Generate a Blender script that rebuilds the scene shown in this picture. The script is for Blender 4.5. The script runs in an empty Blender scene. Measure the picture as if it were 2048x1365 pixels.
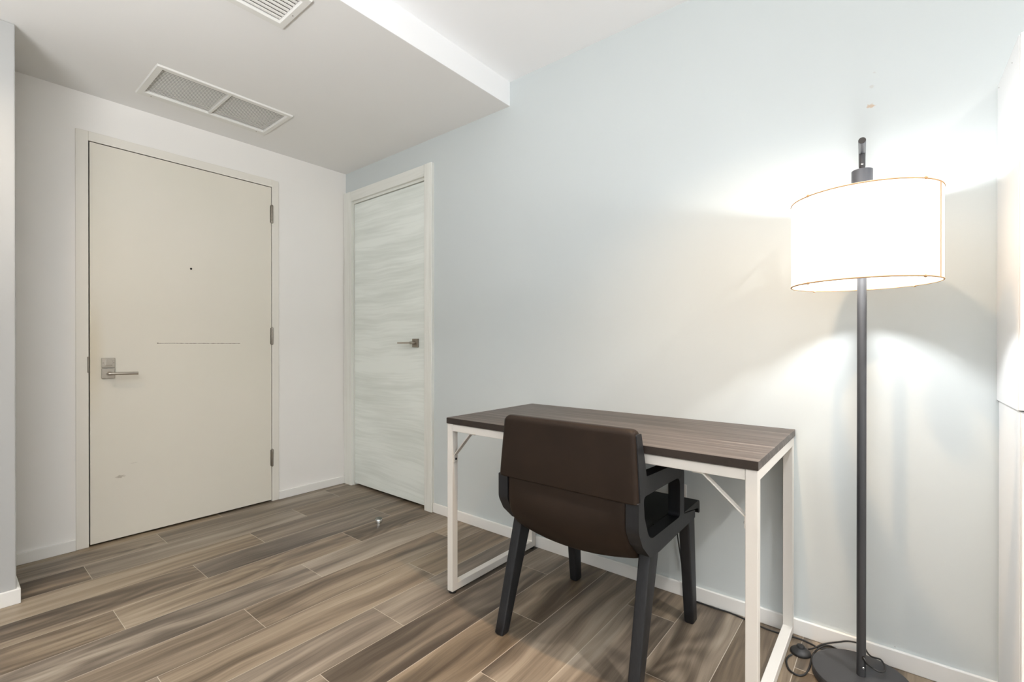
import bpy, bmesh, math, random
from mathutils import Vector, Matrix
random.seed(7)
SC = bpy.context.scene
COL = SC.collection
PI = math.pi

# ------------------------------------------------------------------ objects
def link(o):
    COL.objects.link(o); return o

def props(o, label=None, cat=None, group=None, kind=None):
    if label: o['label'] = label
    if cat: o['category'] = cat
    if group: o['group'] = group
    if kind: o['kind'] = kind
    return o

def thing(name, loc, label=None, cat=None, kind=None, group=None):
    o = bpy.data.objects.new(name, None)
    o.empty_display_size = .1
    o.location = loc
    link(o)
    return props(o, label, cat, group, kind)

def world_of(o):
    v = Vector((0, 0, 0))
    while o is not None:
        v = v + o.location; o = o.parent
    return v

def obj(name, bm, mat, parent=None, origin=None, smooth=False, bevel=0, seg=2, label=None, cat=None, kind=None, auto=None, fix=True):
    """bm holds world coordinates; the mesh is stored about origin"""
    if origin is None:
        if parent is not None: origin = world_of(parent)
        else:
            xs = [v.co for v in bm.verts]
            lo = [min(c[i] for c in xs) for i in range(3)]; hi = [max(c[i] for c in xs) for i in range(3)]
            origin = Vector(((lo[0]+hi[0])/2, (lo[1]+hi[1])/2, lo[2]))
    origin = Vector(origin)
    if fix: bmesh.ops.recalc_face_normals(bm, faces=bm.faces[:])
    if auto is not None:
        for e in bm.edges:
            if len(e.link_faces) == 2 and e.calc_face_angle(0) > math.radians(auto): e.smooth = False
    bmesh.ops.translate(bm, verts=bm.verts[:], vec=-origin)
    me = bpy.data.meshes.new(name)
    bm.to_mesh(me); bm.free()
    if smooth or auto is not None:
        me.polygons.foreach_set('use_smooth', [True]*len(me.polygons))
    me.materials.append(mat)
    o = bpy.data.objects.new(name, me)
    link(o)
    if parent is not None:
        o.parent = parent; o.location = origin - world_of(parent)
    else: o.location = origin
    if bevel:
        m = o.modifiers.new('bevel', 'BEVEL'); m.width = bevel; m.segments = seg
        m.limit_method = 'ANGLE'; m.angle_limit = math.radians(35)
        m.harden_normals = False
    return props(o, label, cat, None, kind)

# ------------------------------------------------------------------ shapes
def B(): return bmesh.new()

def box(bm, x0, x1, y0, y1, z0, z1):
    vs = [bm.verts.new((x, y, z)) for z in (z0, z1) for y in (y0, y1) for x in (x0, x1)]
    for f in ((0,1,3,2),(4,6,7,5),(0,4,5,1),(2,3,7,6),(0,2,6,4),(1,5,7,3)):
        bm.faces.new([vs[i] for i in f])
    return bm

def bx(*a): return box(B(), *a)

def frame_of(d):
    d = Vector(d).normalized()
    up = Vector((0,0,1)) if abs(d.z) < .95 else Vector((1,0,0))
    a = d.cross(up).normalized(); b = a.cross(d).normalized()
    return a, b

def rings(bm, rs, closed=False, cap=True):
    prev = None; first = None
    for r in rs:
        vs = [bm.verts.new(p) for p in r]
        if prev:
            n = len(vs)
            for i in range(n): bm.faces.new((prev[i], prev[(i+1) % n], vs[(i+1) % n], vs[i]))
        else: first = vs
        prev = vs
    if closed:
        n = len(first)
        for i in range(n): bm.faces.new((prev[i], prev[(i+1) % n], first[(i+1) % n], first[i]))
    elif cap:
        bm.faces.new(first[::-1]); bm.faces.new(prev)
    return bm

def tube(bm, pts, r, n=12, closed=False):
    pts = [Vector(p) for p in pts]
    rs = []; a = None
    for i, p in enumerate(pts):
        if closed: d = pts[(i+1) % len(pts)] - pts[i-1]
        else: d = pts[min(i+1, len(pts)-1)] - pts[max(i-1, 0)]
        d.normalize()
        if a is None: a, b = frame_of(d)
        else:
            a = (a - d*a.dot(d)).normalized(); b = d.cross(a)*-1
        b = a.cross(d).normalized()
        rr = r[i] if isinstance(r, (list, tuple)) else r
        rs.append([p + a*math.cos(2*PI*k/n)*rr + b*math.sin(2*PI*k/n)*rr for k in range(n)])
    return rings(bm, rs, closed)

def lathe(bm, prof, c, n=48, axis='Z', closed=False, cap=True):
    """prof: (radius, height) pairs round a vertical axis through c"""
    rs = []
    for r, h in prof:
        ring = []
        for k in range(n):
            t = 2*PI*k/n; u, v = r*math.cos(t), r*math.sin(t)
            if axis == 'Z': p = (c[0]+u, c[1]+v, c[2]+h)
            elif axis == 'X': p = (c[0]+h, c[1]+u, c[2]+v)
            else: p = (c[0]+u, c[1]+h, c[2]+v)
            ring.append(Vector(p))
        rs.append(ring)
    return rings(bm, rs, closed, cap)

def spline(pts, n=10, closed=False):
    P = [Vector(p) for p in pts]; out = []
    m = len(P)
    for i in range(m if closed else m-1):
        if closed: a, b, c, d = P[i-1], P[i], P[(i+1) % m], P[(i+2) % m]
        else: a, b, c, d = P[max(i-1, 0)], P[i], P[i+1], P[min(i+2, m-1)]
        for k in range(n):
            t = k/n
            out.append(.5*((2*b) + (c-a)*t + (2*a-5*b+4*c-d)*t*t + (3*b-a-3*c+d)*t*t*t))
    if not closed: out.append(P[-1])
    return out

def round_poly(pts, n=6):
    """pts: (u, v, radius); returns the outline with its corners rounded"""
    out = []; m = len(pts)
    for i in range(m):
        p = Vector(pts[i][:2]); r = pts[i][2]
        if r <= 0: out.append(p); continue
        a = (Vector(pts[i-1][:2]) - p); b = (Vector(pts[(i+1) % m][:2]) - p)
        la, lb = a.length, b.length; a.normalize(); b.normalize()
        ang = a.angle(b)
        t = min(r/math.tan(ang/2), la*.49, lb*.49)
        p0, p1 = p+a*t, p+b*t
        for k in range(n+1):
            s = k/n
            out.append(p0*(1-s)**2 + p*2*s*(1-s) + p1*s*s)
    return out

def prism(bm, outline, x0, x1, axis='X', hole=None, lean=None):
    """outline in the plane across axis ((y,z) for X); hole: a second loop, same direction"""
    def P(u, v, w):
        if axis == 'X': return Vector((w + (lean(v) if lean else 0), u, v))
        if axis == 'Y': return Vector((u, w, v))
        return Vector((u, v, w))
    if hole is None:
        a = [bm.verts.new(P(p[0], p[1], x0)) for p in outline]
        b = [bm.verts.new(P(p[0], p[1], x1)) for p in outline]
        n = len(a)
        for i in range(n): bm.faces.new((a[i], a[(i+1) % n], b[(i+1) % n], b[i]))
        fs = [bm.faces.new(a[::-1]), bm.faces.new(b)]
        bmesh.ops.triangulate(bm, faces=fs)
        return bm
    allv = []
    for w in (x0, x1):
        loops = []
        for lp in (outline, hole):
            vs = [bm.verts.new(P(p[0], p[1], w)) for p in lp]
            es = [bm.edges.new((vs[i], vs[(i+1) % len(vs)])) for i in range(len(vs))]
            loops.append((vs, es))
        bmesh.ops.triangle_fill(bm, use_beauty=True, use_dissolve=False, edges=loops[0][1]+loops[1][1])
        allv.append(loops)
    for j in (0, 1):
        a = allv[0][j][0]; b = allv[1][j][0]; n = len(a)
        for i in range(n): bm.faces.new((a[i], a[(i+1) % n], b[(i+1) % n], b[i]))
    return bm

# ------------------------------------------------------------------ materials
class N:
    def __init__(s, name):
        s.m = bpy.data.materials.new(name); s.m.use_nodes = True
        s.t = s.m.node_tree; s.b = s.t.nodes['Principled BSDF']; s.out = s.t.nodes['Material Output']
        s._geo = None
    def node(s, t, **kw):
        n = s.t.nodes.new(t)
        for k, v in kw.items(): setattr(n, k, v)
        return n
    def put(s, sock, v):
        if isinstance(v, bpy.types.NodeSocket): s.t.links.new(v, sock)
        elif isinstance(v, (tuple, list)) and len(v) == 3 and sock.type == 'RGBA': sock.default_value = (*v, 1)
        else: sock.default_value = v
    def math(s, op, a, b=0.0, c=None, clamp=False):
        n = s.node('ShaderNodeMath', operation=op, use_clamp=clamp)
        s.put(n.inputs[0], a); s.put(n.inputs[1], b)
        if c is not None: s.put(n.inputs[2], c)
        return n.outputs[0]
    def pos(s):
        if s._geo is None:
            g = s.node('ShaderNodeNewGeometry'); x = s.node('ShaderNodeSeparateXYZ')
            s.t.links.new(g.outputs['Position'], x.inputs[0]); s._geo = x
        return s._geo.outputs
    def vec(s, x, y, z):
        n = s.node('ShaderNodeCombineXYZ')
        for i, v in enumerate((x, y, z)): s.put(n.inputs[i], v)
        return n.outputs[0]
    def noise(s, v, scale=1, detail=2, rough=.5, dist=0, col=False):
        n = s.node('ShaderNodeTexNoise'); s.put(n.inputs['Vector'], v)
        n.inputs['Scale'].default_value = scale; n.inputs['Detail'].default_value = detail
        n.inputs['Roughness'].default_value = rough; n.inputs['Distortion'].default_value = dist
        return n.outputs['Color' if col else 'Fac']
    def ramp(s, f, stops):
        n = s.node('ShaderNodeValToRGB'); s.put(n.inputs[0], f)
        e = n.color_ramp.elements
        while len(e) < len(stops): e.new(.5)
        for i, (p, c) in enumerate(stops):
            e[i].position = p; e[i].color = (*c, 1) if isinstance(c, (tuple, list)) else (c, c, c, 1)
        return n.outputs[0]
    def mix(s, f, a, b, mode='MIX'):
        n = s.node('ShaderNodeMix', data_type='RGBA', blend_type=mode)
        s.put(n.inputs[0], f); s.put(n.inputs[6], a); s.put(n.inputs[7], b)
        return n.outputs[2]
    def rng(s, v, a, b, c=0.0, d=1.0):
        n = s.node('ShaderNodeMapRange', interpolation_type='SMOOTHSTEP')
        s.put(n.inputs[0], v)
        for i, q in enumerate((a, b, c, d)): n.inputs[i+1].default_value = q
        return n.outputs[0]
    def bump(s, h, strength=.2, dist=.001):
        n = s.node('ShaderNodeBump'); n.inputs['Strength'].default_value = strength; n.inputs['Distance'].default_value = dist
        s.put(n.inputs['Height'], h); s.put(s.b.inputs['Normal'], n.outputs[0])
    def set(s, color=None, rough=None, metal=None, spec=None):
        if color is not None: s.put(s.b.inputs['Base Color'], color)
        if rough is not None: s.put(s.b.inputs['Roughness'], rough)
        if metal is not None: s.put(s.b.inputs['Metallic'], metal)
        if spec is not None: s.put(s.b.inputs['Specular IOR Level'], spec)
        return s

def plain(name, c, rough=.5, metal=0, spec=.5, var=.03, scale=6, bump=0, bscale=300):
    n = N(name); p = n.vec(*n.pos()[:3])
    f = n.noise(p, scale, 3)
    c0 = tuple(x*(1-var) for x in c); c1 = tuple(min(1, x*(1+var)) for x in c)
    n.set(n.ramp(f, [(.3, c0), (.7, c1)]), rough, metal, spec)
    if bump: n.bump(n.noise(p, bscale, 2), bump, .0005)
    return n.m

WALL_BLUE = (.565, .604, .604)
def spot_mask(n, u, v, cu, cv, ru, rv, edge=.6, wob=None):
    du = n.math('DIVIDE', n.math('SUBTRACT', u, cu), ru); dv = n.math('DIVIDE', n.math('SUBTRACT', v, cv), rv)
    d = n.math('SQRT', n.math('ADD', n.math('MULTIPLY', du, du), n.math('MULTIPLY', dv, dv)))
    if wob is not None: d = n.math('ADD', d, wob)
    return n.rng(d, edge, 1.0, 1.0, 0.0)

def mat_wall_blue():
    n = N('blue_grey_wall_paint'); x, y, z = n.pos()[:3]; p = n.vec(x, y, z)
    c = n.ramp(n.noise(p, 1.3, 3), [(.3, tuple(k*.985 for k in WALL_BLUE)), (.7, tuple(k*1.01 for k in WALL_BLUE))])
    w = n.math('MULTIPLY', n.math('SUBTRACT', n.noise(p, 90, 3), .5), 2.2)
    for cu, cv, ru, rv, col in ((3.205, 1.866, .014, .008, (.50, .36, .24)), (3.207, 1.93, .010, .006, (.52, .52, .50)), (3.215, 1.975, .006, .004, (.52, .52, .50)), (3.271, .064, .003, .003, (.4, .4, .4))):
        c = n.mix(n.math('MULTIPLY', spot_mask(n, x, z, cu, cv, ru, rv, .5, w), .8), c, col)
    n.set(c, .62, 0, .35); n.bump(n.noise(p, 260, 2), .12, .0004)
    return n.m

def mat_door():
    n = N('cream_painted_door'); x, y, z = n.pos()[:3]; p = n.vec(x, y, z)
    base = n.ramp(n.noise(p, 2.5, 3), [(.3, (.725, .69, .60)), (.7, (.74, .70, .615))])
    w = n.math('MULTIPLY', n.math('SUBTRACT', n.noise(p, 60, 3), .5), 2.0)
    # hand grime beside the lock edge
    g = spot_mask(n, y, z, -1.475, 1.0, .07, .42, .1)
    base = n.mix(n.math('MULTIPLY', g, .35), base, (.60, .49, .30))
    g = spot_mask(n, y, z, -1.36, .343, .024, .009, .5, w)
    base = n.mix(n.math('MULTIPLY', g, .6), base, (.34, .29, .22))
    g = spot_mask(n, y, z, -1.30, .405, .02, .004, .3, w)
    base = n.mix(n.math('MULTIPLY', g, .25), base, (.36, .32, .26))
    # long horizontal scratch
    zz = n.math('ABSOLUTE', n.math('SUBTRACT', z, n.math('MULTIPLY_ADD', n.math('SUBTRACT', n.noise(n.vec(0, n.math('MULTIPLY', y, 6), 0), 1, 1), .5), .004, 1.068)))
    wid = n.math('MULTIPLY_ADD', n.noise(n.vec(0, n.math('MULTIPLY', y, 60), 3), 1, 2), .004, -.0005)
    line = n.math('LESS_THAN', zz, wid)
    rngm = n.math('MULTIPLY', n.math('GREATER_THAN', y, -1.193), n.math('LESS_THAN', y, -.755))
    base = n.mix(n.math('MULTIPLY', n.math('MULTIPLY', line, rngm), .8), base, (.16, .13, .10))
    g = spot_mask(n, y, z, -1.19, 1.069, .005, .004, .5)
    base = n.mix(g, base, (.15, .13, .10))
    n.set(base, .45, 0, .4)
    return n.m

def mat_floor():
    n = N('wood_look_floor_planks'); x, y, z = n.pos()[:3]
    W, L = .1965, .998
    u = n.math('DIVIDE', n.math('SUBTRACT', x, .067), W)
    k = n.math('FLOOR', u); fu = n.math('SUBTRACT', u, k)
    v = n.math('DIVIDE', n.math('ADD', n.math('ADD', y, .215), n.math('MULTIPLY', k, L/3)), L)
    j = n.math('FLOOR', v); fv = n.math('SUBTRACT', v, j)
    wn = n.node('ShaderNodeTexWhiteNoise', noise_dimensions='3D')
    n.put(wn.inputs['Vector'], n.vec(k, j, 5.3)); sep = n.node('ShaderNodeSeparateColor'); n.put(sep.inputs[0], wn.outputs['Color'])
    s1, s2, s3 = sep.outputs[0], sep.outputs[1], sep.outputs[2]
    off = n.math('MULTIPLY', s1, 83.0)
    # gentle sideways drift of the grain
    drift = n.math('MULTIPLY', n.math('SUBTRACT', n.noise(n.vec(n.math('MULTIPLY', x, 3.0), n.math('MULTIPLY', y, 1.7), off), 1, 2), .5), .10)
    xd = n.math('ADD', x, drift)
    broad = n.noise(n.vec(n.math('MULTIPLY', xd, 13.0), n.math('MULTIPLY', y, .8), off), 1, 3, .55)
    fine = n.noise(n.vec(n.math('MULTIPLY', xd, 95.0), n.math('MULTIPLY', y, 2.6), off), 1, 4, .6)
    hair = n.noise(n.vec(n.math('MULTIPLY', xd, 320.0), n.math('MULTIPLY', y, 7.0), off), 1, 3, .6)
    # contour figure: cathedral arches and knots
    fld = n.noise(n.vec(n.math('MULTIPLY', x, 6.5), n.math('MULTIPLY', y, 1.25), off), 1, 1.5, .4)
    rg = n.math('SINE', n.math('MULTIPLY', n.math('ADD', fld, n.math('MULTIPLY', fine, .035)), 62.0))
    rm = n.rng(s3, .35, .75)
    rgw = n.math('MULTIPLY', n.math('MULTIPLY', rg, rm), .045)
    f = n.math('ADD', n.math('MULTIPLY', broad, .86), n.math('MULTIPLY', fine, .22))
    f = n.math('ADD', f, n.math('MULTIPLY', hair, .10))
    f = n.math('ADD', f, rgw)
    f = n.math('ADD', f, n.math('MULTIPLY', n.math('SUBTRACT', s2, .5), .14))
    c = n.ramp(f, [(.38, (.058, .041, .027)), (.48, (.098, .074, .051)), (.57, (.158, .121, .085)), (.67, (.240, .190, .136)), (.80, (.33, .272, .205))])
    hsv = n.node('ShaderNodeHueSaturation'); n.put(hsv.inputs['Color'], c)
    n.put(hsv.inputs['Saturation'], n.math('MULTIPLY_ADD', s1, .35, .80))
    c = hsv.outputs[0]
    gx = n.math('MULTIPLY', n.math('MINIMUM', fu, n.math('SUBTRACT', 1.0, fu)), W)
    gy = n.math('MULTIPLY', n.math('MINIMUM', fv, n.math('SUBTRACT', 1.0, fv)), L)
    g = n.math('LESS_THAN', n.math('MINIMUM', gx, gy), .0011)
    c = n.mix(n.math('MULTIPLY', g, .75), c, (.50, .44, .36))
    n.set(c, n.math('MULTIPLY_ADD', fine, .12, .34), 0, .4)
    h = n.math('SUBTRACT', n.math('MULTIPLY', fine, .3), g)
    n.bump(h, .12, .0006)
    return n.m

def mat_desk():
    n = N('grey_brown_laminate'); x, y, z = n.pos()[:3]
    a = n.noise(n.vec(n.math('MULTIPLY', x, 1.1), n.math('MULTIPLY', y, 55), n.math('MULTIPLY', z, 55)), 1, 4, .62)
    b = n.noise(n.vec(n.math('MULTIPLY', x, 4), n.math('MULTIPLY', y, 260), n.math('MULTIPLY', z, 260)), 1, 3, .6)
    f = n.math('ADD', n.math('MULTIPLY', a, .75), n.math('MULTIPLY', b, .25))
    c = n.ramp(f, [(.32, (.024, .017, .0145)), (.47, (.052, .040, .034)), (.57, (.092, .074, .065)), (.70, (.23, .20, .18))])
    n.set(c, n.math('MULTIPLY_ADD', b, .15, .36), 0, .55)
    n.bump(f, .15, .0005)
    return n.m

def mat_pale_wood(name, axis, lo, hi, s=1.0):
    """pale laminate, grain along axis: 'X' on the door leaf, 'Z' on the casing"""
    n = N(name); x, y, z = n.pos()[:3]
    if axis == 'X': p = lambda a, b: n.vec(n.math('MULTIPLY', x, a), 0.0, n.math('MULTIPLY', n.math('MULTIPLY_ADD', n.noise(n.vec(n.math('MULTIPLY', x, 1.6), 0.0, n.math('MULTIPLY', z, 1.5)), 1, 1), .10, z), b))
    else: p = lambda a, b: n.vec(n.math('MULTIPLY', x, b), n.math('MULTIPLY', y, b), n.math('MULTIPLY', z, a))
    a = n.noise(p(.9, 9*s), 1, 3, .55); b = n.noise(p(2.2, 60*s), 1, 4, .6)
    f = n.math('ADD', n.math('MULTIPLY', a, .6), n.math('MULTIPLY', b, .4))
    c = n.ramp(f, [(.34, lo), (.46, tuple((p_+q)/2 for p_, q in zip(lo, hi))), (.56, hi), (1, hi)])
    n.set(c, .5, 0, .35); n.bump(b, .1, .0004)
    return n.m

def mat_leather(name, c, rough):
    n = N(name); p = n.vec(*n.pos()[:3])
    f = n.noise(p, 9, 3)
    n.set(n.ramp(f, [(.3, tuple(k*.88 for k in c)), (.7, tuple(k*1.12 for k in c))]), rough, 0, .22)
    v = n.node('ShaderNodeTexVoronoi', feature='DISTANCE_TO_EDGE'); n.put(v.inputs['Vector'], p); v.inputs['Scale'].default_value = 420
    n.bump(n.math('ADD', v.outputs['Distance'], n.math('MULTIPLY', n.noise(p, 40, 2), .6)), .18, .0006)
    return n.m

def mat_brushed(name, c, rough=.32):
    n = N(name); x, y, z = n.pos()[:3]
    f = n.noise(n.vec(n.math('MULTIPLY', x, 60), n.math('MULTIPLY', y, 60), n.math('MULTIPLY', z, 900)), 1, 2)
    n.set(n.ramp(f, [(.3, tuple(k*.85 for k in c)), (.7, c)]), n.math('MULTIPLY_ADD', f, .15, rough-.07), 1)
    return n.m

def mat_emit(name, c, s):
    n = N(name); e = n.node('ShaderNodeEmission'); e.inputs[0].default_value = (*c, 1); e.inputs[1].default_value = s
    n.t.links.new(e.outputs[0], n.out.inputs[0]); return n.m

def mat_shade():
    n = N('white_shade_fabric'); x, y, z = n.pos()[:3]
    w = n.noise(n.vec(n.math('MULTIPLY', x, 500), n.math('MULTIPLY', y, 500), n.math('MULTIPLY', z, 900)), 1, 1)
    col = n.ramp(w, [(.3, (.50, .44, .375)), (.7, (.55, .49, .425))])
    tr = n.node('ShaderNodeBsdfTranslucent'); n.put(tr.inputs[0], col)
    df = n.node('ShaderNodeBsdfDiffuse'); df.inputs[0].default_value = (.88, .86, .82, 1)
    mx = n.node('ShaderNodeMixShader'); mx.inputs[0].default_value = .45
    n.t.links.new(df.outputs[0], mx.inputs[2]); n.t.links.new(tr.outputs[0], mx.inputs[1]); n.t.links.new(mx.outputs[0], n.out.inputs[0])
    return n.m

def mat_pane():
    n = N('window_glass'); t = n.node('ShaderNodeBsdfTransparent'); g = n.node('ShaderNodeBsdfGlossy')
    t.inputs[0].default_value = (.96, .98, .98, 1); g.inputs['Roughness'].default_value = .02
    mx = n.node('ShaderNodeMixShader'); mx.inputs[0].default_value = .06
    n.t.links.new(t.outputs[0], mx.inputs[1]); n.t.links.new(g.outputs[0], mx.inputs[2]); n.t.links.new(mx.outputs[0], n.out.inputs[0])
    return n.m

M = dict(
    blue=mat_wall_blue(),
    white=plain('white_wall_paint', (.84, .82, .79), .6, spec=.35, var=.012, scale=1.2, bump=.1, bscale=250),
    grey=plain('pale_grey_wall_paint', (.42, .42, .41), .6, spec=.35, var=.015, scale=1.5, bump=.1, bscale=250),
    soffit=plain('flat_ceiling_paint', (.80, .795, .78), .8, spec=.2, var=.012, scale=.9),
    ceil=plain('white_ceiling_paint', (.90, .905, .91), .8, spec=.2, var=.008, scale=1),
    trim=plain('white_trim_paint', (.82, .81, .78), .42, var=.01, scale=3),
    frame1=plain('cream_frame_paint', (.765, .735, .67), .45, var=.01, scale=3),
    floor=mat_floor(), door=mat_door(), desk=mat_desk(),
    leaf=mat_pale_wood('pale_grained_door_laminate', 'X', (.65, .69, .645), (.80, .84, .80)),
    case=mat_pale_wood('pale_grained_casing', 'Z', (.65, .65, .60), (.76, .765, .72), 1.6),
    steel=mat_brushed('brushed_nickel', (.50, .465, .41)),
    dsteel=mat_brushed('dark_brushed_nickel', (.33, .30, .26)),
    chrome=plain('polished_chrome', (.72, .74, .74), .12, 1, var=.02),
    gap=plain('dark_gap', (.02, .018, .015), .9, spec=.1),
    desk_metal=plain('white_powder_coat', (.66, .635, .59), .38, var=.01, scale=5),
    brace=plain('bare_grey_brace_steel', (.62, .585, .54), .38, .3, var=.03),
    black=plain('satin_black_lamp_metal', (.030, .031, .034), .42, var=.08),
    cap=plain('dark_grey_lamp_cap', (.075, .08, .092), .4, .3, var=.05),
    rubber=plain('black_rubber', (.014, .014, .014), .55, var=.1),
    chair=None, brown=mat_leather('dark_brown_leather', (.018, .0108, .0068), .55), blk=mat_leather('black_leather', (.009, .009, .0085), .4),
    shade=mat_shade(), hem=plain('tan_hem_thread', (.50, .30, .15), .8, var=.05),
    bulb=mat_emit('lit_bulb', (.96, .975, 1.0), 620),
    cab=plain('white_cabinet_melamine', (.84, .845, .85), .32, var=.006), cabdoor=plain('white_cabinet_door', (.81, .81, .80), .3, var=.006),
    vent=plain('painted_vent_metal', (.74, .735, .70), .4, var=.01), duct=plain('dark_duct', (.05, .048, .044), .9, spec=.1, var=.1),
    plastic=plain('white_plastic', (.82, .80, .76), .35, var=.01), glass=mat_pane(),
    lens=mat_emit('lit_ceiling_diffuser', (1.0, .95, .88), 3),
)
def mat_chair():
    n = N('black_stained_wood'); x, y, z = n.pos()[:3]
    f = n.noise(n.vec(n.math('MULTIPLY', x, 220), n.math('MULTIPLY', y, 160), n.math('MULTIPLY', z, 9)), 1, 3, .6)
    n.set(n.ramp(f, [(.3, (.008, .0085, .010)), (.7, (.014, .0148, .017))]), n.math('MULTIPLY_ADD', f, .15, .42), 0, .4)
    n.bump(f, .12, .0004); return n.m
M['chair'] = mat_chair()

# ------------------------------------------------------------------ the room
HS, HC, XS = 2.371, 2.504, 1.630          # soffit height, ceiling height, soffit face
X1, Y1 = 6.3, -5.4                        # far ends of the room behind the camera
LWX, LWY = .476, -1.783                   # jutting wall on the left
obj('floor', bx(-.15, X1+.15, Y1-.15, .15, -.1, 0), M['floor'], kind='structure')
obj('ceiling', bx(XS, X1+.15, Y1-.15, .15, HC, HC+.1), M['ceil'], kind='structure')

# soffit with vent openings
BV = (.272, .575, -1.307, -.725)          # big vent hole
SV = (1.338, 1.518, -1.62, -1.112)        # small vent hole
bm = B()
def slab_with_holes(bm, x0, x1, y0, y1, z0, z1, holes):
    xs = sorted({x0, x1, *[h[0] for h in holes], *[h[1] for h in holes]})
    for a, b in zip(xs, xs[1:]):
        hs = sorted([(h[2], h[3]) for h in holes if h[0] <= a+1e-6 and h[1] >= b-1e-6])
        y = y0
        for h0, h1 in hs:
            box(bm, a, b, y, h0, z0, z1); y = h1
        box(bm, a, b, y, y1, z0, z1)
slab_with_holes(bm, -.15, XS, Y1-.15, .15, HS, HS+.03, [BV, SV])
bmesh.ops.remove_doubles(bm, verts=bm.verts[:], dist=1e-5)
fs = [f for f in bm.faces if not f.is_valid]
obj('ceiling_soffit', bm, M['soffit'], kind='structure')
obj('trim_1', bx(XS-.02, XS+.0015, Y1-.15, .15, HS+.0005, HC+.1), M['ceil'], kind='structure')
obj('ceiling_back', bx(-.15, XS-.02, Y1-.15, .15, HC, HC+.1), M['gap'], kind='structure')

# wall_back (desk wall) with an opening for door_2
D2 = (.105, .940, 2.140)
bm = B(); box(bm, -.15, D2[0], 0, .15, 0, HC); box(bm, D2[1], X1+.15, 0, .15, 0, HC); box(bm, D2[0], D2[1], 0, .15, D2[2], HC)
bmesh.ops.remove_doubles(bm, verts=bm.verts[:], dist=1e-5)
obj('wall_back', bm, M['blue'], kind='structure')
# wall_left (entry wall) with an opening for door_1
D1 = (-1.487, -.556, 2.127)
bm = B(); box(bm, -.15, 0, LWY-.1, D1[0], 0, HS); box(bm, -.15, 0, D1[1], 0, 0, HS); box(bm, -.15, 0, D1[0], D1[1], D1[2], HS)
obj('wall_left', bm, M['white'], kind='structure')
obj('wall_side', bx(-.15, LWX, Y1-.15, LWY, 0, HS), M['grey'], kind='structure', bevel=.004)
# walls behind the camera, with windows
bm = B()
WF = [(1.6, 3.2), (3.9, 5.6)]; WZ = (.75, 2.2)
xs = -.15
for a, b in WF:
    box(bm, xs, a, Y1-.15, Y1, 0, HC); box(bm, a, b, Y1-.15, Y1, 0, WZ[0]); box(bm, a, b, Y1-.15, Y1, WZ[1], HC); xs = b
box(bm, xs, X1+.15, Y1-.15, Y1, 0, HC)
obj('wall_front', bm, M['white'], kind='structure')
WR = (-4.2, -2.2)
bm = B(); box(bm, X1, X1+.15, Y1, WR[0], 0, HC); box(bm, X1, X1+.15, WR[1], 0, 0, HC)
box(bm, X1, X1+.15, WR[0], WR[1], 0, WZ[0]); box(bm, X1, X1+.15, WR[0], WR[1], WZ[1], HC)
obj('wall_right', bm, M['white'], kind='structure')
def window(n, a, b, side):
    bm = B(); t = .05
    def bb(u0, u1, z0, z1, d0, d1):
        if side == 'Y': box(bm, u0, u1, Y1-d1, Y1-d0, z0, z1)
        else: box(bm, X1+d0, X1+d1, u0, u1, z0, z1)
    bb(a, a+t, *WZ, .04, .1); bb(b-t, b, *WZ, .04, .1); bb(a+t, b-t, WZ[0], WZ[0]+t, .04, .1); bb(a+t, b-t, WZ[1]-t, WZ[1], .04, .1)
    m = (a+b)/2; bb(m-.02, m+.02, WZ[0]+t, WZ[1]-t, .045, .095)
    w = obj('window_%d' % n, bm, M['trim'], kind='structure')
    bm = B(); bb(a+t, b-t, WZ[0]+t, WZ[1]-t, .068, .072)
    obj('pane', bm, M['glass'], w)
window(1, *WF[0], 'Y'); window(2, *WF[1], 'Y'); window(3, *WR, 'X')

# baseboards
def board(name, x0, x1, y0, y1, h, holes=None): return obj(name, bx(x0, x1, y0, y1, 0, h), M['trim'], kind='structure', bevel=.0025)
board('baseboard_left', 0, .012, -1.783, -1.538, .057)
board('baseboard_corner', 0, .012, -.511, -.022, .055)
board('baseboard_back', 1.012, X1, -.012, 0, .0575)
bm = B(); box(bm, LWX, LWX+.014, Y1, LWY+.012, 0, .060); box(bm, .012, LWX, LWY, LWY+.012, 0, .060)
obj('baseboard_side', bm, M['trim'], kind='structure', bevel=.0025)

# ---- door_1: flush entry door
d1 = thing('door_1', (0, (D1[0]+D1[1])/2, 0), 'cream flush entry door with a lever handle and a long scratch, at left', 'door', 'structure')
bm = B(); t = .007
box(bm, -.11, t, -1.537, D1[0], 0, 2.175); box(bm, -.11, t, D1[1], -.511, 0, 2.175); box(bm, -.11, t, D1[0], D1[1], D1[2], 2.175)
bmesh.ops.remove_doubles(bm, verts=bm.verts[:], dist=1e-5)
obj('door_frame', bm, M['frame1'], d1, bevel=.002)
obj('door_leaf', bx(-.044, .003, D1[0]+.0055, D1[1]-.003, .009, D1[2]-.0035), M['door'], d1, bevel=.0012)
obj('gap_shade_board', bx(-.07, -.05, D1[0], D1[1], 0, D1[2]), M['gap'], d1)  # near-black board standing in for the shade inside the leaf gaps
for z0, z1 in ((1.881, 2.006), (1.059, 1.178), (.236, .354)):
    bm = B(); yy = -.5565; r = .0072; cx = .0085
    h = z1-z0; rs = [(r*.55, 0), (r*.95, .003), (r, .006), (r, h*.16), (r*.9, h*.165), (r*.9, h*.175), (r, h*.18), (r, h*.82), (r*.9, h*.825), (r*.9, h*.835), (r, h*.84), (r, h-.006), (r*.95, h-.003), (r*.55, h)]
    lathe(bm, rs, (cx, yy, z0), 16)
    box(bm, .0025, .0045, yy-.010, yy, z0+.004, z1-.004)
    obj('hinge', bm, M['dsteel'], d1, auto=40)
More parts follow.
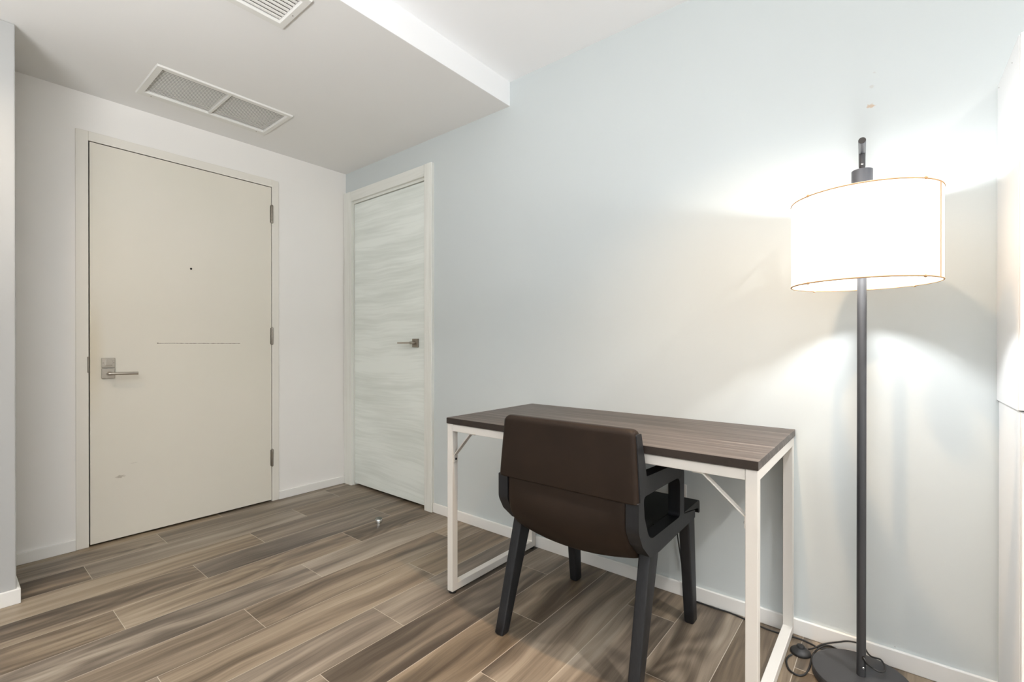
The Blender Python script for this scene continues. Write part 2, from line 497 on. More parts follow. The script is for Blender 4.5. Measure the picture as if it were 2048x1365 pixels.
bm = B(); box(bm, .0068, .0095, -1.4935, -1.4865, .914, .997); box(bm, -.03, .0068, -1.4868, -1.4845, .914, .997)
obj('strike_plate', bm, M['dsteel'], d1, bevel=.002)
bm = B(); lathe(bm, [(.006, 0), (.006, .0015), (.0045, .002)], (.003, -1.026, 1.515), 16, 'X')
obj('peephole', bm, M['gap'], d1, smooth=True)
dl = obj('deadbolt_plate', bx(.003, .012, -1.436, -1.381, .938, .988), M['steel'], d1, bevel=.0015)
bm = B(); box(bm, .012, .030, -1.421, -1.394, .949, .979)
bmesh.ops.rotate(bm, verts=bm.verts[:], cent=(.02, -1.4075, .964), matrix=Matrix.Rotation(math.radians(-6), 3, 'X'))
obj('thumb_turn', bm, M['steel'], dl, bevel=.0015)
for yy in (-1.430, -1.387): obj('screw', lathe(B(), [(.0025, 0), (.0025, .0008)], (.012, yy, .963), 12, 'X'), M['dsteel'], dl)
lr = obj('lever_plate', bx(.003, .012, -1.436, -1.381, .880, .933), M['steel'], d1, bevel=.0015)
bm = B(); lathe(bm, [(.0105, 0), (.0105, .034), (.009, .036)], (.012, -1.409, .906), 24, 'X')
tube(bm, [(.048, -1.414, .906), (.050, -1.405, .906), (.050, -1.29, .904)], .0078, 16)
obj('lever', bm, M['steel'], lr, auto=50)

# ---- door_2: pale grained door in fluted casing
d2 = thing('door_2', (.52, 0, 0), 'pale horizontal-grained interior door with square-plate lever, beside the corner', 'door', 'structure')
yc = -.022
def casing_profile(x0, x1, inner_right):
    """plan section of the upright casing, a rounded inner bead and shallow flutes"""
    pts = []
    w = x1-x0
    pts.append((x0, 0)); pts.append((x0, yc+.003)); pts.append((x0+.003, yc))
    for k in range(1, 8):
        u = x0 + .003 + (w-.006)*k/8
        pts.append((u-.0022, yc)); pts.append((u, yc+.0012)); pts.append((u+.0022, yc))
    pts.append((x1-.003, yc)); pts.append((x1, yc+.003)); pts.append((x1, 0))
    return pts
prism_z = lambda pts, z0, z1: prism(B(), pts, z0, z1, 'Z')
obj('door_casing', prism_z(casing_profile(.004, .103, True), 0, 2.213), M['case'], d2)
obj('door_casing', prism_z(casing_profile(.938, 1.010, False), 0, 2.213), M['case'], d2)
hd = obj('head_casing', bx(.1035, .9365, yc, 0, 2.138, 2.212), mat_pale_wood('pale_grained_head_casing', 'X', (.65, .65, .60), (.75, .755, .71)), d2, bevel=.002)
bm = B(); box(bm, D2[0], D2[0]+.006, 0, .13, 0, D2[2]); box(bm, D2[1]-.003, D2[1], 0, .13, 0, D2[2])
obj('door_jamb', bm, M['case'], d2)
obj('head_jamb', bx(D2[0]+.006, D2[1]-.003, -.004, .13, D2[2]-.018, D2[2]-.001), hd.data.materials[0], d2)
obj('door_leaf', bx(D2[0]+.0095, D2[1]-.006, .004, .044, .017, D2[2]-.0225), M['leaf'], d2, bevel=.0015)
obj('gap_shade_board', bx(D2[0]+.006, D2[1]-.003, .06, .08, 0, D2[2]-.018), M['gap'], d2)  # dark sheet behind the leaf, its colour serves as gap shade
pl = obj('lever_plate', bx(.800, .858, -.006, .004, 1.043, 1.100), M['dsteel'], d2, bevel=.0012)
bm = B(); lathe(bm, [(.009, 0), (.009, -.038)], (.826, -.006, 1.072), 20, 'Y')
box(bm, .705, .834, -.054, -.042, 1.0665, 1.0775)
obj('lever', bm, M['steel'], pl, auto=40)
obj('latch_face', bx(.9335, .9365, -.001, .006, 1.035, 1.095), M['gap'], d2)

# ------------------------------------------------------------------ vents
def vent(name, label, outer, hole, n, div, blade, tilt, rounded):
    x0, x1, y0, y1 = outer; a0, a1, b0, b1 = hole
    v = thing(name, ((x0+x1)/2, (y0+y1)/2, HS-.008), label, 'vent')
    bm = B(); z0, z1 = HS-.008, HS
    # bevelled picture frame
    for k, (o, i) in enumerate((((x0, y0), (a0, b0)),)):
        O = [(x0, y0), (x1, y0), (x1, y1), (x0, y1)]; I = [(a0, b0), (a1, b0), (a1, b1), (a0, b1)]
        vo0 = [bm.verts.new((*p, z1)) for p in O]
        sh = lambda p, d: (p[0] + (d if p[0] == x0 else -d), p[1] + (d if p[1] == y0 else -d))
        vo1 = [bm.verts.new((*sh(p, .003), z0)) for p in O]
        shi = lambda p, d: (p[0] + (-d if p[0] == a0 else d), p[1] + (-d if p[1] == b0 else d))
        vi1 = [bm.verts.new((*shi(p, .004), z0)) for p in I]; vi0 = [bm.verts.new((*p, z1+.004)) for p in I]; vi2 = [bm.verts.new((*p, z1+.028)) for p in I]
        for i in range(4):
            j = (i+1) % 4
            for A, Bq in ((vo0, vo1), (vo1, vi1), (vi1, vi0), (vi0, vi2)): bm.faces.new((A[i], A[j], Bq[j], Bq[i]))
    obj('vent_frame', bm, M['vent'], v, fix=True)
    if div:
        obj('divider', bx(a0, a1, div-.006, div+.006, HS-.006, HS+.014), M['vent'], v, bevel=.001)
    bm = B(); p = (a1-a0)/n
    spans = [(b0+.001, div-.006), (div+.006, b1-.001)] if div else [(b0+.001, b1-.001)]
    for k in range(n):
        xc = a0 + p*(k+.5)
        for s0, s1 in spans:
            w = blade/2; c, s = math.cos(tilt), math.sin(tilt); th = .0007
            zc = HS + .004
            if rounded:   # broad rolled blades with rounded ends
                sec = [(-w, 0), (-w*.6, -.003), (0, -.0042), (w*.6, -.003), (w, 0), (w, .001), (0, -.0028), (-w, .001)]
            else: sec = [(-w, -th), (w, -th), (w, th), (-w, th)]
            pts = [(xc + q[0]*c - q[1]*s, zc + q[0]*s + q[1]*c) for q in sec]
            prism(bm, pts, s0, s1, 'Y')
    obj('louvres', bm, M['vent'], v, kind=None)
    obj('duct', bx(a0-.01, a1+.01, b0-.01, b1+.01, HS+.034, HS+.06), M['duct'], v)
    for (sx, sy) in (((x0+a0)/2, b0+.03), ((x0+a0)/2, b1-.03)) if div else (((a0+a1)/2-.01, (b1+y1)/2+.001),):
        obj('screw', lathe(B(), [(.003, 0), (.0025, -.001)], (sx, sy, z0), 10), M['dsteel'], v)
    return v
vent('ceiling_vent', 'long white slatted return vent with centre divider, in the lowered ceiling near the entry door', (.222, .604, -1.338, -.700), BV, 20, -1.016, .0102, math.radians(-5), False)
vent('ceiling_vent', 'smaller white vent with broad louvres, cut off by the top edge of the picture', (1.303, 1.552, -1.66, -1.083), SV, 8, None, .0168, math.radians(0), True)

# ------------------------------------------------------------------ door stop on the floor
ds = thing('floor_door_stop', (.893, -.330, 0), 'small round chrome stop fixed to the floor in front of the grained door', 'door stop')
bm = B(); lathe(bm, [(.0205, 0), (.0205, .022), (.0195, .0235)], (.893, -.33, 0), 32)
obj('post', bm, M['chrome'], ds, auto=35)
bm = B(); lathe(bm, [(.0195, .022), (.0195, .026), (.016, .030), (.008, .0325), (.001, .033)], (.893, -.33, 0), 32)
obj('bumper', bm, plain('grey_green_rubber', (.09, .095, .08), .5), ds, smooth=True)

# ------------------------------------------------------------------ desk
DX0, DX1, DY0, DZ = 1.786, 2.987, -.615, .7493
dk = thing('desk', ((DX0+DX1)/2, DY0/2, 0), 'narrow desk with grey-brown wood top on a white metal frame, against the wall', 'desk')
obj('desktop', bx(DX0, DX1, DY0, -.004, DZ-.0245, DZ), M['desk'], dk, bevel=.001)
obj('edge_band', bx(DX0+.0005, DX1-.0005, DY0-.0012, DY0+.0002, DZ-.0242, DZ-.0004), plain('shaded_brown_edge_band', (.024, .0165, .0125), .5, var=.15, scale=30), dk)  # brown banding, colour darkened for the weak light on the front
TZ = DZ-.0250; T = .031
for side in (0, 1):
    xa, xb = (DX0+.001, DX0+.001+T) if side == 0 else (DX1-.002-T, DX1-.002)
    yf, yb = DY0+.003, -.012-.004
    out = [(yf, .010), (yb, .010), (yb, TZ), (yf, TZ)]
    inn = [(yf+T, .010+T), (yb-T, .010+T), (yb-T, TZ-T), (yf+T, TZ-T)]
    bm = prism(B(), out, xa, xb, 'X', hole=inn)
    fr = obj('side_frame', bm, M['desk_metal'], dk, bevel=.0018)
    for y in (yf+.016, yb-.018):
        bm = B(); lathe(bm, [(.015, 0), (.0165, .002), (.0165, .006), (.012, .007), (.006, .0105)], ((xa+xb)/2, y, 0), 24)
        obj('foot', bm, M['rubber'], dk, auto=40)
for ya, yb in ((DY0+.0045, DY0+.0045+T), (-.016-T, -.016)):
    obj('cross_rail', bx(DX0+.001+T+.0004, DX1-.002-T-.0004, ya, yb, TZ-T, TZ-.001), M['desk_metal'], dk, bevel=.0015)
def brace(sgn, x_leg, x_rail, y):
    """flat bar with bent tabs from the leg's inner face up to the rail"""
    bm = B(); th = .002; w = .010
    zt = TZ-T; zl = .592
    pts = [(x_rail + sgn*.028, zt-th), (x_rail, zt-th), (x_leg+sgn*th, zl), (x_leg+sgn*th, zl-.032)]
    # bar as a ribbon in XZ, thickened
    off = []
    for i, p in enumerate(pts):
        d = Vector(pts[min(i+1, 3)]) - Vector(pts[max(i-1, 0)]); d.normalize()
        off.append(Vector((-d.y, d.x))*th)
    ring = [Vector(p)+o for p, o in zip(pts, off)] + [Vector(p)-o for p, o in reversed(list(zip(pts, off)))]
    prism(bm, ring, y-w, y+w, 'Y')
    b = obj('brace', bm, M['desk_metal'] if sgn < 0 else M['brace'], dk, bevel=.0006)
    bm = B(); lathe(bm, [(.0048, 0), (.0048, sgn*.0025), (.003, sgn*.003)], (x_leg+sgn*.0035, y, zl-.018), 14, 'X')
    obj('bolt', bm, M['rubber'], b)
YB = DY0+.020
brace(1, DX0+.001+T, 1.912, YB)
brace(-1, DX1-.002-T, 2.840, YB)

# ------------------------------------------------------------------ chair
XC = 2.409
ch = thing('armchair', (XC, -.42, 0), 'black wooden armchair with dark brown leather back, pulled up to the desk', 'chair')
# side frames (y, z) profile
outer = [(-.682,.588,.004), (-.682,.50,.05), (-.655,.452,.05), (-.600,.402,.03), (-.588,.398,0), (-.521,.394,.004), (-.325,.400,.02), (-.236,.402,0), (-.172,.404,0), (-.172,.432,.004),
         (-.293,.452,.004), (-.293,.622,.035), (-.335,.642,.03), (-.615,.655,.006), (-.618,.70,.01), (-.630,.788,.006), (-.664,.788,.006), (-.6715,.60,0), (-.6715,.588,0)]
hole = [(-.648,.600,.018), (-.640,.535,.05), (-.602,.455,.055), (-.335,.453,.016), (-.335,.594,.038)]
def order(p):
    a = sum(p[i-1][0]*p[i][1]-p[i][0]*p[i-1][1] for i in range(len(p)))
    return p if a > 0 else p[::-1]
ou = order([tuple(p) for p in round_poly(outer, 8)]); ho = order([tuple(p) for p in round_poly(hole, 10)])
for s in (-1, 1):
    xo = XC + s*.273; xi = XC + s*.231
    lean = (lambda v, s=s: -s*.078*max(0, v-.60))
    bm = prism(B(), ou, min(xo, xi), max(xo, xi), 'X', hole=ho, lean=lean)
    obj('arm_frame', bm, M['chair'], ch, bevel=.003)
def leg(xa, xb, xa2, xb2, top, foot, ztop, zt2):
    """four-sided tapered leg; top/foot = (yback, yfront)"""
    bm = B()
    def ring(x0, x1, y0, y1, z, za=None):
        r = .006; pts = round_poly([(x0, y0, r), (x1, y0, r), (x1, y1, r), (x0, y1, r)], 3)
        return [Vector((p.x, p.y, z if za is None else z + (za-z)*(p.y-y0)/(y1-y0))) for p in pts]
    rs = []
    rs.append(ring(xa2+.004, xb2-.004, foot[0]+.004, foot[1]-.004, 0))
    rs.append(ring(xa2, xb2, foot[0], foot[1], .006))
    for k in range(1, 9):
        t = k/8
        lerp = lambda a, b: a + (b-a)*t
        rs.append(ring(lerp(xa2, xa), lerp(xb2, xb), lerp(foot[0], top[0]), lerp(foot[1], top[1]), .006 + (ztop-.006)*t, .006 + (zt2-.006)*t))
    rings(bm, rs)
    return obj('leg', bm, M['chair'], ch, auto=50)
for s in (-1, 1):
    a, b = sorted((XC+s*.2715, XC+s*.2325)); a2, b2 = sorted((XC+s*.277, XC+s*.240))
    leg(a, b, a2, b2, (-.594, -.524), (-.700, -.660), .402, .396)          # rear
    a2, b2 = sorted((XC+s*.2735, XC+s*.237))
    leg(a, b, a2, b2, (-.240, -.172), (-.190, -.146), .404, .406)          # front

def shell(bm, path, nx=28):
    """path: list of (y, z, ny, nz, thick, halfwidth, bulge)"""
    rs = []
    for (y, z, ny, nz, th, hw, bu) in path:
        c = min(th*.48, .016); o = []
        sec = round_poly([(-hw, -th/2, c), (hw, -th/2, c), (hw, th/2, c), (-hw, th/2, c)], 5)
        # subdivide the long runs
        pts = []
        for i in range(len(sec)):
            p, q = sec[i], sec[(i+1) % len(sec)]
            pts.append(p)
            if abs(p.x-q.x) > hw:
                for k in range(1, nx): pts.append(p.lerp(q, k/nx))
        for p in pts:
            k = bu*(1-(p.x/hw)**2) + (p.y + 0)
            o.append(Vector((XC+p.x, y + ny*k, z + nz*k)))
        rs.append(o)
    return rings(bm, rs)
def path_from(pts, th, hw, bu, n=8):
    P = spline([(p[0], p[1], 0) for p in pts], n); out = []
    L = len(P)
    for i, p in enumerate(P):
        d = P[min(i+1, L-1)] - P[max(i-1, 0)]; d.normalize()
        ny, nz = (-d.y, d.x)       # outward for a downward running path is (-1,0) side
        t = i/(L-1)
        f = lambda a: a(t) if callable(a) else a
        out.append((p.x, p.y, ny, nz, f(th), f(hw), f(bu)))
    return out
# upper back: full width leather pad, from z .585 up to .80; path runs downward
up = path_from([(-.651, .784), (-.653, .75), (-.657, .69), (-.660, .63), (-.661, .583)], .048, lambda t: .2545+.0165*t, .003)
# normals: make sure they point to -y
def flip(path): return [(y, z, -a, -b, t, h, bu) if a > 0 or (abs(a) < .3 and b > 0) else (y, z, a, b, t, h, bu) for (y, z, a, b, t, h, bu) in path]
up = flip(up)
y, z, a, b, t_, h, bu = up[0]
crown = []
for k in range(7):
    q = math.radians(88 - 88*k/7)
    crown.append((y+.0005, z + .0185*math.sin(q), a, b, .048 - .030*(1-math.cos(q)), h - .019*(1-math.cos(q)), bu))
up = crown + up
y, z, a, b, t_, h, bu = up[-1]
up = up + [(y, z-.002, a, b, .042, h-.003, bu), (y, z-.003, a, b, .03, h-.012, bu)]
obj('backrest', shell(B(), up), M['brown'], ch, auto=60)
# lower shell: between the side frames, curling under the seat
lo = path_from([(-.6625, .600), (-.665, .55), (-.663, .50), (-.650, .455), (-.619, .418), (-.575, .396), (-.52, .385), (-.44, .380), (-.34, .378)], .034, .2315, lambda t: .003+.030*min(1, max(0, t-.13)*2.6)*(1-.55*max(0, t*1.6-.6)), 6)
lo = [(y, z, *(lambda a, b: (-a, -b) if (a+b) > 0 else (a, b))(a, b), t, h, bu) for (y, z, a, b, t, h, bu) in lo]
obj('back_shell', shell(B(), lo), M['brown'], ch, auto=60)
# inner seat and inner back, black
inn = path_from([(-.612, .755), (-.618, .69), (-.622, .62), (-.620, .555), (-.600, .497), (-.555, .458), (-.49, .441), (-.40, .436), (-.30, .436)], .030, lambda t: .229+.001*t, 0, 6)
inn = [(y, z, *(lambda a, b: (-a, -b) if (a+b) > 0 else (a, b))(a, b), t, h, bu) for (y, z, a, b, t, h, bu) in inn]
obj('inner_pad', shell(B(), inn), M['blk'], ch, auto=60)
# seat: spreads over the front of the frame and rolls down at the front edge
bm = B()
prof = round_poly([(-.46, .428, .004), (-.46, .4515, .004), (-.285, .4545, .02), (-.118, .4585, .016), (-.116, .408, .004), (-.128, .408, .003), (-.136, .428, .008), (-.170, .4345, .004), (-.29, .4515-.0225, 0)], 6)
prism(bm, [tuple(p) for p in prof], XC-.229, XC+.229, 'X')
obj('seat', bm, M['blk'], ch, bevel=.004)
for s in (-1, 1):
    bm = B()
    a, b = sorted((XC+s*.2285, XC+s*.273))
    prof = round_poly([(-.289, .4535, .001), (-.289, .4560, .004), (-.118, .4585, .016), (-.116, .408, .004), (-.128, .408, .003), (-.136, .4285, .008), (-.170, .4345, .002)], 6)
    prism(bm, [tuple(p) for p in prof], a, b, 'X')
    obj('seat_edge', bm, M['blk'], ch, bevel=.004)
obj('seat_rail', bx(XC-.231, XC+.231, -.235, -.180, .375, .426), M['chair'], ch, bevel=.003)

# ------------------------------------------------------------------ floor lamp
PX, PY = 3.1885, -.168
vdir = Vector((PX-3.2593, PY+1.9876, 0)).normalized()   # the arm comes out from the wall into the room
SX, SY = PX - vdir.x*.123, PY - vdir.y*.123
lp = thing('floor_lamp', (PX, PY, 0), 'lit floor lamp with white drum shade on a black pole and round base', 'floor lamp')
bm = B(); lathe(bm, [(.128, 0), (.130, .002), (.130, .024), (.1285, .0265), (.125, .0275), (.02, .0275)], (PX, PY, 0), 96)
obj('base', bm, M['black'], lp, auto=40)
bm = B(); lathe(bm, [(.0122, .0275), (.0122, 1.606), (.0112, 1.608)], (PX, PY, 0), 32)
po = obj('pole', bm, M['black'], lp, auto=40)
# small hole and screw low on the pole, facing the room
def on_pole(ang, z, d=.0125): return Vector((PX + math.cos(ang)*d, PY + math.sin(ang)*d, z))
AN = math.radians(-62)
bm = B(); c = on_pole(AN, .088, .0118)
n_ = Vector((math.cos(AN), math.sin(AN), 0))
tube(bm, [c, c + n_*.0012], .0042, 14); 
bmesh.ops.scale(bm, vec=(1, 1, 1.5), verts=bm.verts[:], space=Matrix.Translation(-c))
obj('cord_hole', bm, M['gap'], po)
bm = B(); c = on_pole(AN, .057, .0115); tube(bm, [c, c+n_*.0022, c+n_*.003], [.0036, .0036, .0022], 14)
obj('screw', bm, M['chrome'], po, smooth=True)
# arm
A0 = Vector((PX, PY, 1.622)) + vdir*.016; A1 = Vector((PX, PY, 1.622)) - vdir*.215
bm = B(); tube(bm, [A0, A1], .0088, 24)
ar = obj('arm', bm, M['cap'], lp, auto=40)
bm = B(); tube(bm, [A1 - vdir*.0003, A1 - vdir*.0012], .0082, 24); obj('end_cap', bm, M['rubber'], ar)
bm = B(); tube(bm, [(SX, SY, 1.566), (SX, SY, 1.612), (SX, SY, 1.630), (SX, SY, 1.6345)], [.0072, .0072, .0070, .003], 20)
st = obj('stem', bm, M['black'], lp, auto=50)
bm = B(); c = Vector((SX, SY, 1.583)) - vdir*.0066; tube(bm, [c, c-vdir*.0012, c-vdir*.002], [.0032, .0032, .0016], 14); obj('bolt', bm, M['chrome'], st, smooth=True)
bm = B(); lathe(bm, [(.010, .062), (.0245, .062), (.0255, .061), (.0255, 0), (.0245, -.001), (.010, -.001)], (SX, SY, 1.505), 48)
obj('socket_cap', bm, M['cap'], lp, auto=40)
bm = B(); lathe(bm, [(.016, 0), (.016, .022)], (SX, SY, 1.483), 24); obj('socket', bm, M['plastic'], lp, auto=40)
SR, SZ0, SZ1 = .1765, 1.2335, 1.4855
bm = B(); lathe(bm, [(SR-.0005, SZ0), (SR, SZ0+.001), (SR, SZ1-.001), (SR-.0005, SZ1)], (SX, SY, 0), 128, cap=False)
sh = obj('lamp_shade', bm, M['shade'], lp, smooth=True, fix=False)
def hoop(r, z, rr, seg=128):
    return tube(B(), [(SX+r*math.cos(2*PI*k/seg), SY+r*math.sin(2*PI*k/seg), z) for k in range(seg)], rr, 8, closed=True)
obj('hem', hoop(SR-.0002, SZ1-.0022, .0019), M['hem'], sh, smooth=True)
obj('hem', hoop(SR-.0002, SZ0+.0022, .0019), M['hem'], sh, smooth=True)
# vertical seam near the right edge
ca = Vector((3.2593-SX, -1.9876-SY, 0)); base_a = math.atan2(ca.y, ca.x); sa = base_a + math.radians(67)
bm = B(); e = Vector((math.cos(sa), math.sin(sa), 0)); tube(bm, [Vector((SX, SY, SZ0+.001))+e*(SR+.0004), Vector((SX, SY, SZ1-.001))+e*(SR+.0002)], .0019, 8)
obj('seam', bm, M['hem'], sh)
for dz in (SZ0+.0015, SZ1-.0015):
    for da in (-44, 47, 135, -135):
        aa = base_a + math.radians(da); p = Vector((SX+math.cos(aa)*(SR+.0006), SY+math.sin(aa)*(SR+.0006), dz))
        bm = B(); bmesh.ops.create_icosphere(bm, subdivisions=2, radius=.0042, matrix=Matrix.Translation(p))
        obj('stitch', bm, M['hem'], sh, smooth=True)
# spider fitting inside the shade
bm = B()
for k in range(3):
    aa = base_a + math.radians(20 + 120*k); tube(bm, [Vector((SX+math.cos(aa)*.030, SY+math.sin(aa)*.030, 1.484)), Vector((SX+math.cos(aa)*(SR-.001), SY+math.sin(aa)*(SR-.001), SZ1-.006))], .0016, 8)
lathe(bm, [(.0275, 1.482), (.0305, 1.482), (.0305, 1.486), (.0275, 1.486)], (SX, SY, 0), 24, closed=True)
obj('shade_carrier', bm, M['plastic'], lp)
bm = B(); lathe(bm, [(.012, 1.484), (.014, 1.476), (.024, 1.464), (.0292, 1.4525), (.0280, 1.4515), (.010, 1.4515)], (SX, SY, 0), 24)
bl = obj('bulb', bm, M['plastic'], lp, auto=50)
bm = B(); lathe(bm, [(.0290, 1.4520), (.0278, 1.444), (.025, 1.435), (.021, 1.428), (.015, 1.422), (.007, 1.419), (.001, 1.418)], (SX, SY, 0), 24)
obj('diffuser_dome', bm, M['bulb'], bl, smooth=True)
# foot switch: part of the lamp, on its own cord
fc = Vector((3.020, -.121, 0))
bm = B(); lathe(bm, [(.026, 0), (.0305, .002), (.0312, .006), (.0300, .009), (.024, .015), (.014, .0205), (.012, .021)], fc, 40)
fs_ = obj('foot_switch', bm, M['rubber'], lp, auto=50)
bm = B(); lathe(bm, [(.0118, .020), (.0118, .0265), (.0105, .0285), (.001, .029)], fc, 28); obj('button', bm, M['rubber'], fs_, auto=50)
# cords
bm = B(); r = .0028
run = [(2.556, -.016, .425), (2.553, -.030, .40), (2.548, -.026, .35), (2.556, -.016, .30), (2.562, -.020, .25), (2.580, -.018, .13), (2.598, -.020, .02), (2.615, -.020, .0035), (2.651, -.022, .0035), (2.712, -.024, .0035), (2.765, -.020, .0035), (2.824, -.030, .0035), (2.885, -.044, .0035), (2.946, -.046, .0035), (2.986, -.038, .0035), (3.017, -.038, .0035), (3.046, -.046, .0035), (3.066, -.0545, .0035), (3.092, -.0385, .0035), (3.112, -.026, .0035), (3.108, -.0195, .0035), (3.092, -.027, .0085), (3.075, -.047, .0090), (3.062, -.070, .0040), (3.055, -.103, .0035), (3.0535, -.138, .0035), (3.0535, -.192, .0035), (3.046, -.238, .0035), (3.028, -.256, .0035), (3.004, -.243, .0035), (2.990, -.204, .0035), (2.991, -.172, .0035), (3.000, -.155, .006)]
tube(bm, spline(run, 8), r, 10)
obj('power_cord', bm, M['rubber'], lp, smooth=True)
bm = B()
h0 = on_pole(AN, .090, .012)
loop = [(3.040, -.092, .008), (3.050, -.080, .008), (3.061, -.064, .011), (3.075, -.040, .013), (3.098, -.020, .0175), (3.120, -.0175, .028), (3.145, -.018, .041), (3.171, -.020, .047), (3.190, -.030, .046), (3.201, -.060, .046), (3.210, -.078, .048), (3.221, -.083, .050), (3.234, -.082, .050), (3.241, -.096, .050), (3.246, -.118, .049), (3.244, -.142, .048), (3.231, -.156, .050), (3.214, -.160, .058), (3.203, -.178, .074)]
pts = spline(loop, 8) + [h0]
tube(bm, pts, .0026, 10)
obj('switch_cord', bm, M['rubber'], lp, smooth=True)

# ------------------------------------------------------------------ wall outlet
ot = thing('wall_outlet', (2.556, 0, .345), 'white outlet plate on the wall under the desk, behind the chair', 'outlet')
bm = prism(B(), [tuple(p) for p in round_poly([(2.520, .350, .004), (2.592, .350, .004), (2.592, .471, .004), (2.520, .471, .004)], 4)], -.0065, 0, 'Y')
pl = obj('cover_plate', bm, M['plastic'], ot, bevel=.002)
obj('plug_face', bx(2.538, 2.574, -.0080, -.0065, .372, .449), M['plastic'], ot, bevel=.001)
bm = B(); box(bm, 2.543, 2.569, -.026, -.008, .414, .440)
obj('plug', bm, M['rubber'], lp, bevel=.003)

# ------------------------------------------------------------------ cabinets at the right edge
CX0 = 3.5035
def cabinet(name, label, x0, z0, z1, handle_z):
    c = thing(name, (x0+.2, -.15, z0), label, 'cabinet')
    bm = B(); t = .016; x1 = x0+.40; yb, yf = -.013 if z0 == 0 else -.001, -.300
    box(bm, x0, x0+t, yf, yb, z0, z1); box(bm, x1-t, x1, yf, yb, z0, z1); box(bm, x0+t, x1-t, yf, yb, z1-t, z1); box(bm, x0+t, x1-t, yf, yb, z0, z0+t); box(bm, x0+t, x1-t, yb-.004, yb, z0+t, z1-t)
    obj('body', bm, M['cab'], c, bevel=.0008)
    d = obj('door', bx(x0+.001, x1-.001, yf-.0185, yf-.0015, z0+.003, z1-.003), M['cabdoor'], c, bevel=.001)
    bm = B(); hx = x0+.022
    box(bm, hx, hx+.11, yf-.046, yf-.040, handle_z-.003, handle_z+.003); box(bm, hx+.006, hx+.014, yf-.041, yf-.0185, handle_z-.003, handle_z+.003); box(bm, hx+.096, hx+.104, yf-.041, yf-.0185, handle_z-.003, handle_z+.003)
    obj('handle', bm, M['dsteel'], d, bevel=.0008)
    return c
cl = cabinet('cabinet', 'tall white lower cabinet unit at the right edge, standing on the floor', CX0+.0035, 0, .894, .868)
cu = cabinet('cabinet', 'white upper cabinet unit at the right edge, stacked on the lower one', CX0, .896, 1.826, 1.01)
for o in list(bpy.data.objects):
    if o.name.startswith('handle') and o.parent and o.parent.parent == cu: bpy.data.objects.remove(o)
for yy, zz in ((-.03, 1.812), (-.22, 1.795)): obj('screw', lathe(B(), [(.0018, 0), (.0018, -.0006)], (CX0, yy, zz), 10, 'X'), M['dsteel'], cu)

# ------------------------------------------------------------------ ceiling lights (all but the desk one added as fill) and daylight
def downlight(x, y, z, power, r=.075, label='', color=(1, .93, .84), size=150, soft=.06):
    t = thing('recessed_light', (x, y, z-.004), label, 'ceiling light')
    bm = B(); lathe(bm, [(r, 0), (r+.018, 0), (r+.018, -.003), (r, -.004)], (x, y, z), 40, closed=True); obj('rim', bm, M['trim'], t)
    bm = B(); lathe(bm, [(r, -.0005), (r, -.002)], (x, y, z), 32); obj('diffuser', bm, M['lens'], t)
    l = bpy.data.lights.new('recessed_light_lamp', 'SPOT'); l.spot_size = math.radians(size); l.spot_blend = 1; l.shadow_soft_size = soft; l.energy = power; l.color = color
    o = bpy.data.objects.new('light', l); link(o); o.parent = t; o.location = (0, 0, -.004)
def daylight(name, loc, rot, sx, sy, power, color):
    l = bpy.data.lights.new(name, 'AREA'); l.shape = 'RECTANGLE'; l.size = sx; l.size_y = sy; l.energy = power; l.color = color
    o = bpy.data.objects.new(name, l); o.location = loc; o.rotation_euler = rot; link(o); return o
K = 1.0
WARM = (1, .82, .62)
downlight(2.86, -.76, HC, 140*K, label='round recessed ceiling light above the front edge of the desk', color=(1, .70, .42), size=100, soft=.03)
downlight(4.25, -.80, HC, 330*K, label='added round recessed fill light beyond the white cabinets', color=(1, .97, .93), size=130)  # added to brighten the floor and desk side at the right
downlight(1.0, -2.05, HS+.001, 48*K, label='added round recessed fill light in the lowered ceiling of the entry passage', color=WARM)  # added to lift the dim entry wall and door
downlight(4.9, -2.4, HC, 90*K, label='added round recessed fill light nearest the side window', color=WARM)  # added fill, unseen in the room behind
downlight(2.86, -4.2, HC, 60*K, label='added round recessed fill light nearest the far windows', color=WARM)  # added fill for the unseen far end of the room
for i, (a, b) in enumerate(WF): daylight('daylight', ((a+b)/2, Y1-.35, 1.45), (math.radians(90), 0, 0), b-a, 1.4, 5*K, (.98, .98, 1))
daylight('daylight', (X1+.35, (WR[0]+WR[1])/2, 1.45), (math.radians(90), 0, math.radians(90)), 2.0, 1.4, 66*K, (.97, .98, 1))

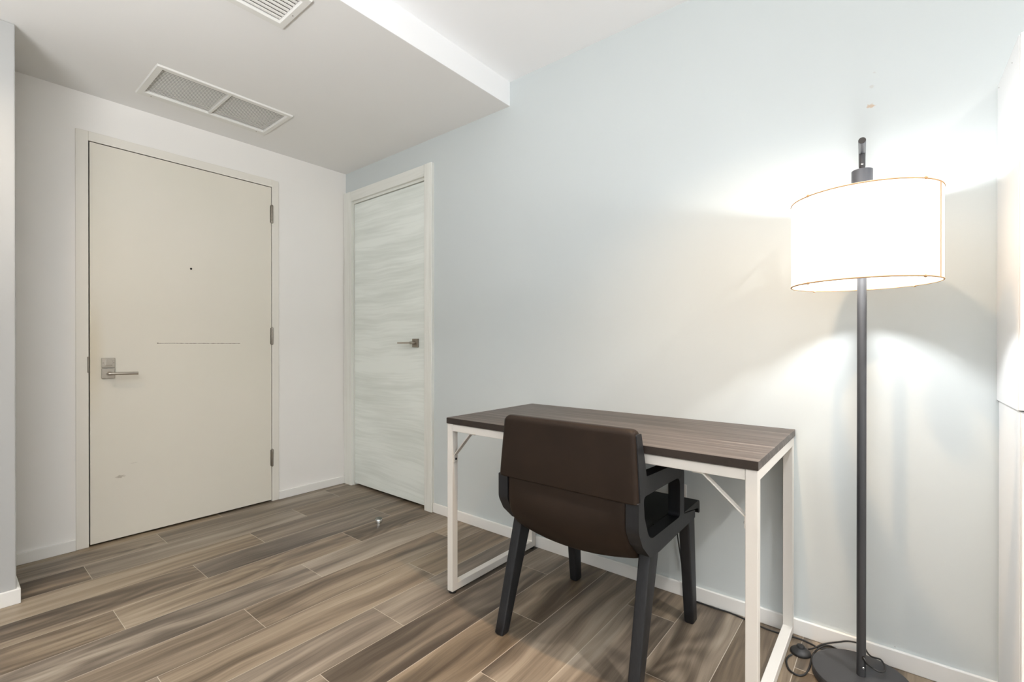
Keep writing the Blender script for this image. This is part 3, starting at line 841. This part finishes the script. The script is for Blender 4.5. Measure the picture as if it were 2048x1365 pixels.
# added fill light, unseen behind the camera: hood on a stand, aimed up
BX, BY, BZ = 2.7, -3.25, 1.20
sb = thing('added_fill', (BX, BY, 0), 'added unseen fill light in a black hood on a stand, aimed at the ceiling', 'fill light')
bm = B()
for (px, py, pz), (qx, qy, qz) in (((0, 0, 0.25), (0, 0, 1.0)), ((0, 0, .45), (.42, 0, .01)), ((0, 0, .45), (-.21, .36, .01)), ((0, 0, .45), (-.21, -.36, .01))):
    tube(bm, [(BX+px, BY+py, pz), (BX+qx, BY+qy, qz)], .012, 10)
obj('stand', bm, M['black'], sb)
bm = B(); rs = []
for hw, z in ((.06, 1.0), (.50, 1.17), (.50, 1.19)): rs.append([Vector((BX+a*hw, BY+b*hw, z)) for a, b in ((-1, -1), (1, -1), (1, 1), (-1, 1))])
rings(bm, rs); obj('hood', bm, M['black'], sb)
l = bpy.data.lights.new('added_fill_lamp', 'AREA'); l.shape = 'SQUARE'; l.size = .98; l.energy = 136*K; l.color = (.97, .98, 1)
o = bpy.data.objects.new('added_fill_light', l); link(o); o.parent = sb; o.location = (0, 0, BZ); o.rotation_euler = (PI, 0, 0)

w = bpy.data.worlds.new('sky'); SC.world = w; w.use_nodes = True
bg = w.node_tree.nodes['Background']; bg.inputs[0].default_value = (.75, .85, 1, 1); bg.inputs[1].default_value = .8

# ------------------------------------------------------------------ camera
F_PX, CYP, YAW, PITCH = 934.018, 692.03, 50.9407, -.1288
cam = bpy.data.cameras.new('camera'); cam.sensor_fit = 'HORIZONTAL'; cam.sensor_width = 36
cam.lens = F_PX/2048*36; cam.shift_y = (CYP-682.5)/2048; cam.clip_start = .02
co = bpy.data.objects.new('camera', cam); link(co)
co.location = (3.2593, -1.9876, 1.06)
a = math.radians(YAW)
heading = math.atan2(math.sin(math.radians(90))*math.cos(0)*0 + math.cos(a)*-1, math.sin(a))
# forward = (-cos a, sin a): rotation about Z from +Y
co.rotation_euler = (math.radians(90+PITCH), 0, math.atan2(math.cos(a), math.sin(a)))
SC.camera = co

SC.view_settings.view_transform = 'Standard'
SC.view_settings.look = 'None'
SC.view_settings.gamma = 1
SC.view_settings.exposure = .09
SC.view_settings.use_curve_mapping = False
SC.cycles.max_bounces = 10; SC.cycles.diffuse_bounces = 6; SC.cycles.transparent_max_bounces = 8
SC.cycles.sample_clamp_indirect = 6
SC.cycles.caustics_reflective = False; SC.cycles.caustics_refractive = False
